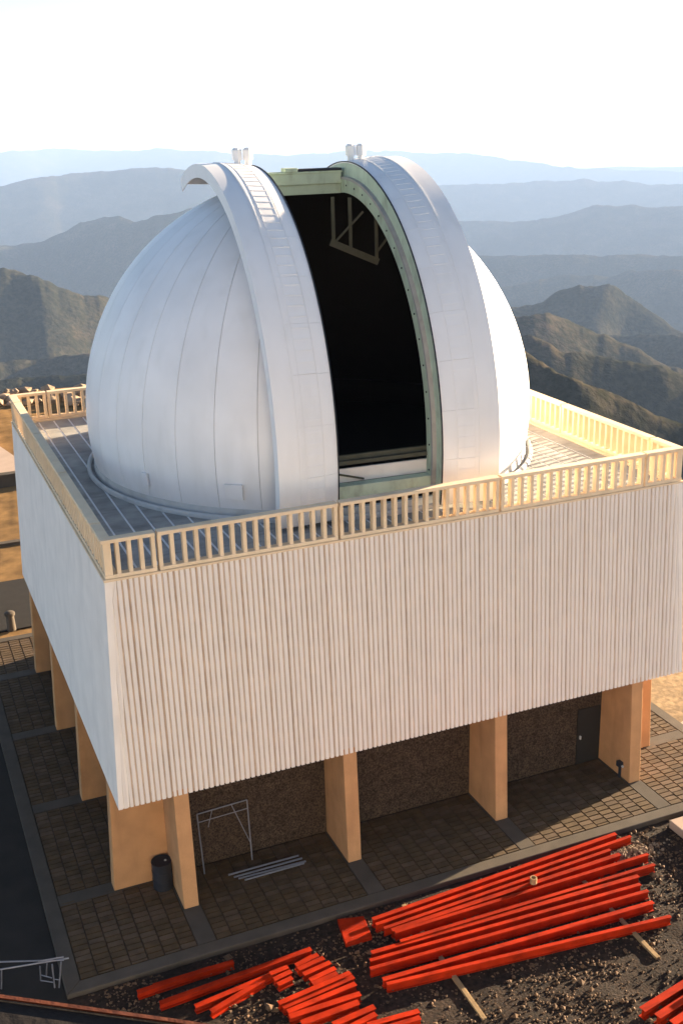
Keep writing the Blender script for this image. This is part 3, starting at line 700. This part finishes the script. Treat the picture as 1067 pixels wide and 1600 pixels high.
# straw and clods between the beams and the slab
def clods():
    m = MB()
    for i in range(420):
        a = random.gauss(0, .55); b = random.gauss(0, .22); c = G(965, 1335, 0); x, y = c[0]+.3+a, c[1]+b; r = random.uniform(.02, .07)
        pts = [(x+r*random.uniform(.6, 1.3)*math.cos(q*1.05), y+r*random.uniform(.6, 1.3)*math.sin(q*1.05)) for q in range(6)]
        z = -.14+.22*math.exp(-(a/.6)**2-(b/.25)**2)*random.random()
        m.hexa([(*p_, z) for p_ in pts], [(x+(p_[0]-x)*.5, y+(p_[1]-y)*.5, z+r*random.uniform(.6, 1.1)) for p_ in pts])
    tag(m.build('rubble', 'rock'), 'heap of broken clods at the ends of the long beams', 'rubble', kind='stuff')
clods()
# ------------------------------------------------------------------ tubular frames
fr = empty('tubular_frame', (-6.0, -7.95, 0)); tag(fr, 'thin tubular frame leaning upright against the dark core wall', 'frame')
a, b = Vector((-6.84, -8.15, 0)), Vector((-5.33, -8.1, 0)); at_, bt = Vector((-6.84, -7.78, 1.85)), Vector((-5.28, -7.76, 1.9))
for nm, p, q, r in (('upright', a, at_, .022), ('upright', b, bt, .022), ('top_bar', at_, bt, .02), ('cross_bar', at_.lerp(a, .14), bt.lerp(b, .14), .014), ('brace', at_.lerp(bt, .68), bt.lerp(b, .72), .014), ('brace', at_.lerp(bt, .3), at_.lerp(bt, .2)+Vector((0, 0, -.55)), .012)):
    MB().tube(p, q, r, 6).build(nm, 'steel_tube', fr)
bd = [((-6.22, -8.55), (-4.0, -8.55)), ((-6.1, -8.72), (-3.95, -8.72)), ((-6.0, -8.84), (-3.9, -8.90)), ((-5.85, -8.98), (-3.98, -8.97))]
for i, (p, q) in enumerate(bd):
    o = MB().tube((*p, .045), (*q, .045), .028, 8).build('steel_tube', 'steel_tube'); tag(o, f'bright steel tube on the shaded paving, {ordn[i]} out from the core wall', 'tube', 'steel tubes laid on the paving')
# trestle of tubes at the corner of the patio
tr = empty('tube_trestle', (-12.0, -11.3, -.1)); tag(tr, 'spindly tubular trestle standing in shade off the patio corner', 'trestle')
def tz(px, py, z): return Vector(G(px, py, z))
for nm, p, q, r in (('top_tube', tz(0, 1503, .9), tz(100, 1500, .9), .022), ('top_tube', tz(0, 1515, .9), tz(108, 1497, .9), .022), ('top_tube', tz(60, 1502, .92), tz(100, 1495, .92), .018),
                    ('leg', tz(63, 1510, .9), tz(64, 1531, .1), .018), ('leg', tz(74, 1506, .9), tz(73, 1525, .1), .018), ('leg', tz(82, 1507, .9), tz(86, 1543, .0), .022), ('leg', tz(96, 1503, .9), tz(93, 1543, .0), .022), ('rung', tz(63, 1523, .4), tz(82, 1528, .4), .014), ('rung', tz(64, 1532, .2), tz(85, 1535, .2), .014), ('leg', tz(3, 1515, .9), tz(3, 1545, .0), .02), ('rung', tz(85, 1530, .45), tz(94, 1531, .45), .012)):
    MB().tube(p, q, r, 6).build(nm, 'steel_tube', tr)

# ------------------------------------------------------------------ the round building the picture is taken from, with unseen parts added to shape light
TC = (-22.4, -47.8)
tw = empty('round_tower', (TC[0], TC[1], 0)); tag(tw, 'tall round building whose dark parapet crosses the near corner', 'building')
MB().lathe([(15.84, 12.51), (15.84, 18.59), (12.5, 18.59), (12.5, 12.51)], 128, TC).build('upper_wall', 'tower_dark', tw, smooth=R_(40))  # unseen band made dark to limit bounce light on the ground
MB().lathe([(15.85, -1), (15.85, 12.5), (12.5, 12.5), (12.5, -1)], 128, TC).build('drum_wall', 'tower_bounce', tw, smooth=R_(40))  # unseen lower wall made pale to act as a light reflector
MB().lathe([(15.87, 18.75), (15.87, 18.95), (12.0, 18.95), (12.0, 18.75)], 128, TC).build('walkway', 'concrete', tw, smooth=R_(40))
MB().lathe([(15.88, 18.6), (15.96, 18.6), (15.96, 19.985), (15.88, 19.985)], 256, TC).build('parapet', 'parapet_shade_tone', tw, smooth=R_(40))
MB().lathe([(15.9595, 19.987), (15.966, 19.987), (15.966, 19.990), (15.9595, 19.990)], 256, TC).build('parapet_lit_edge', 'lit_edge_tone', tw, smooth=R_(40))  # thin ring coloured as the sunlit edge of the parapet
MB().lathe([(12.6, 18.96), (12.6, 25.5), (12.3, 25.5), (12.3, 18.96)], 96, TC).build('sky_block_drum', 'tower_dark', tw, smooth=R_(40))  # unseen drum added to keep skylight off the parapet's inner face

MB().lathe([(13.2*math.cos(q), 25.51+13.2*math.sin(q)) for q in np.linspace(0, math.pi/2-.001, 16)], 96, TC, closed=False).build('sky_block_dome', 'tower_dark', tw, smooth=True)  # unseen dome added to block sky light from behind
# dark drum tucked behind the corner fin
c = G(256, 1384, 0); dr = empty('steel_drum', (c[0], c[1], 0)); tag(dr, 'dark steel drum tucked between the two corner fins', 'drum')
MB().lathe([(.001, .02), (.28, .02), (.29, .0), (.29, .28), (.30, .29), (.30, .31), (.29, .32), (.29, .56), (.30, .57), (.30, .59), (.29, .60), (.29, .84), (.30, .86), (.30, .88), (.27, .88), (.27, .85), (.001, .85)], 28, (c[0], c[1]), closed=False).build('drum_body', 'black_seal', dr, smooth=R_(40))
MB().tube((c[0]+.12, c[1], .851), (c[0]+.12, c[1], .875), .035).build('bung', 'grey_metal', dr)
# rocks along the rim of the platform
rim = []
for i in range(46):
    px = random.uniform(-6, 142); c = G(px, random.uniform(606, 630), .1); rim.append((c[0], c[1], random.uniform(.25, .75)))
for i, (x, y, r) in enumerate(rim):
    bm = bmesh.new(); bmesh.ops.create_icosphere(bm, subdivisions=1, radius=r)
    for v in bm.verts: v.co *= random.uniform(.7, 1.25); v.co.z *= .7
    me = bpy.data.meshes.new('boulder'); bm.to_mesh(me); bm.free(); me.materials.append(M['rock'])
    o = bpy.data.objects.new('boulder', me); COL.objects.link(o); o.location = (x, y, r*.25-.1)
    tag(o, 'rough tan boulder on the rim of the summit platform behind the back railing', 'boulder', 'boulders along the platform rim')
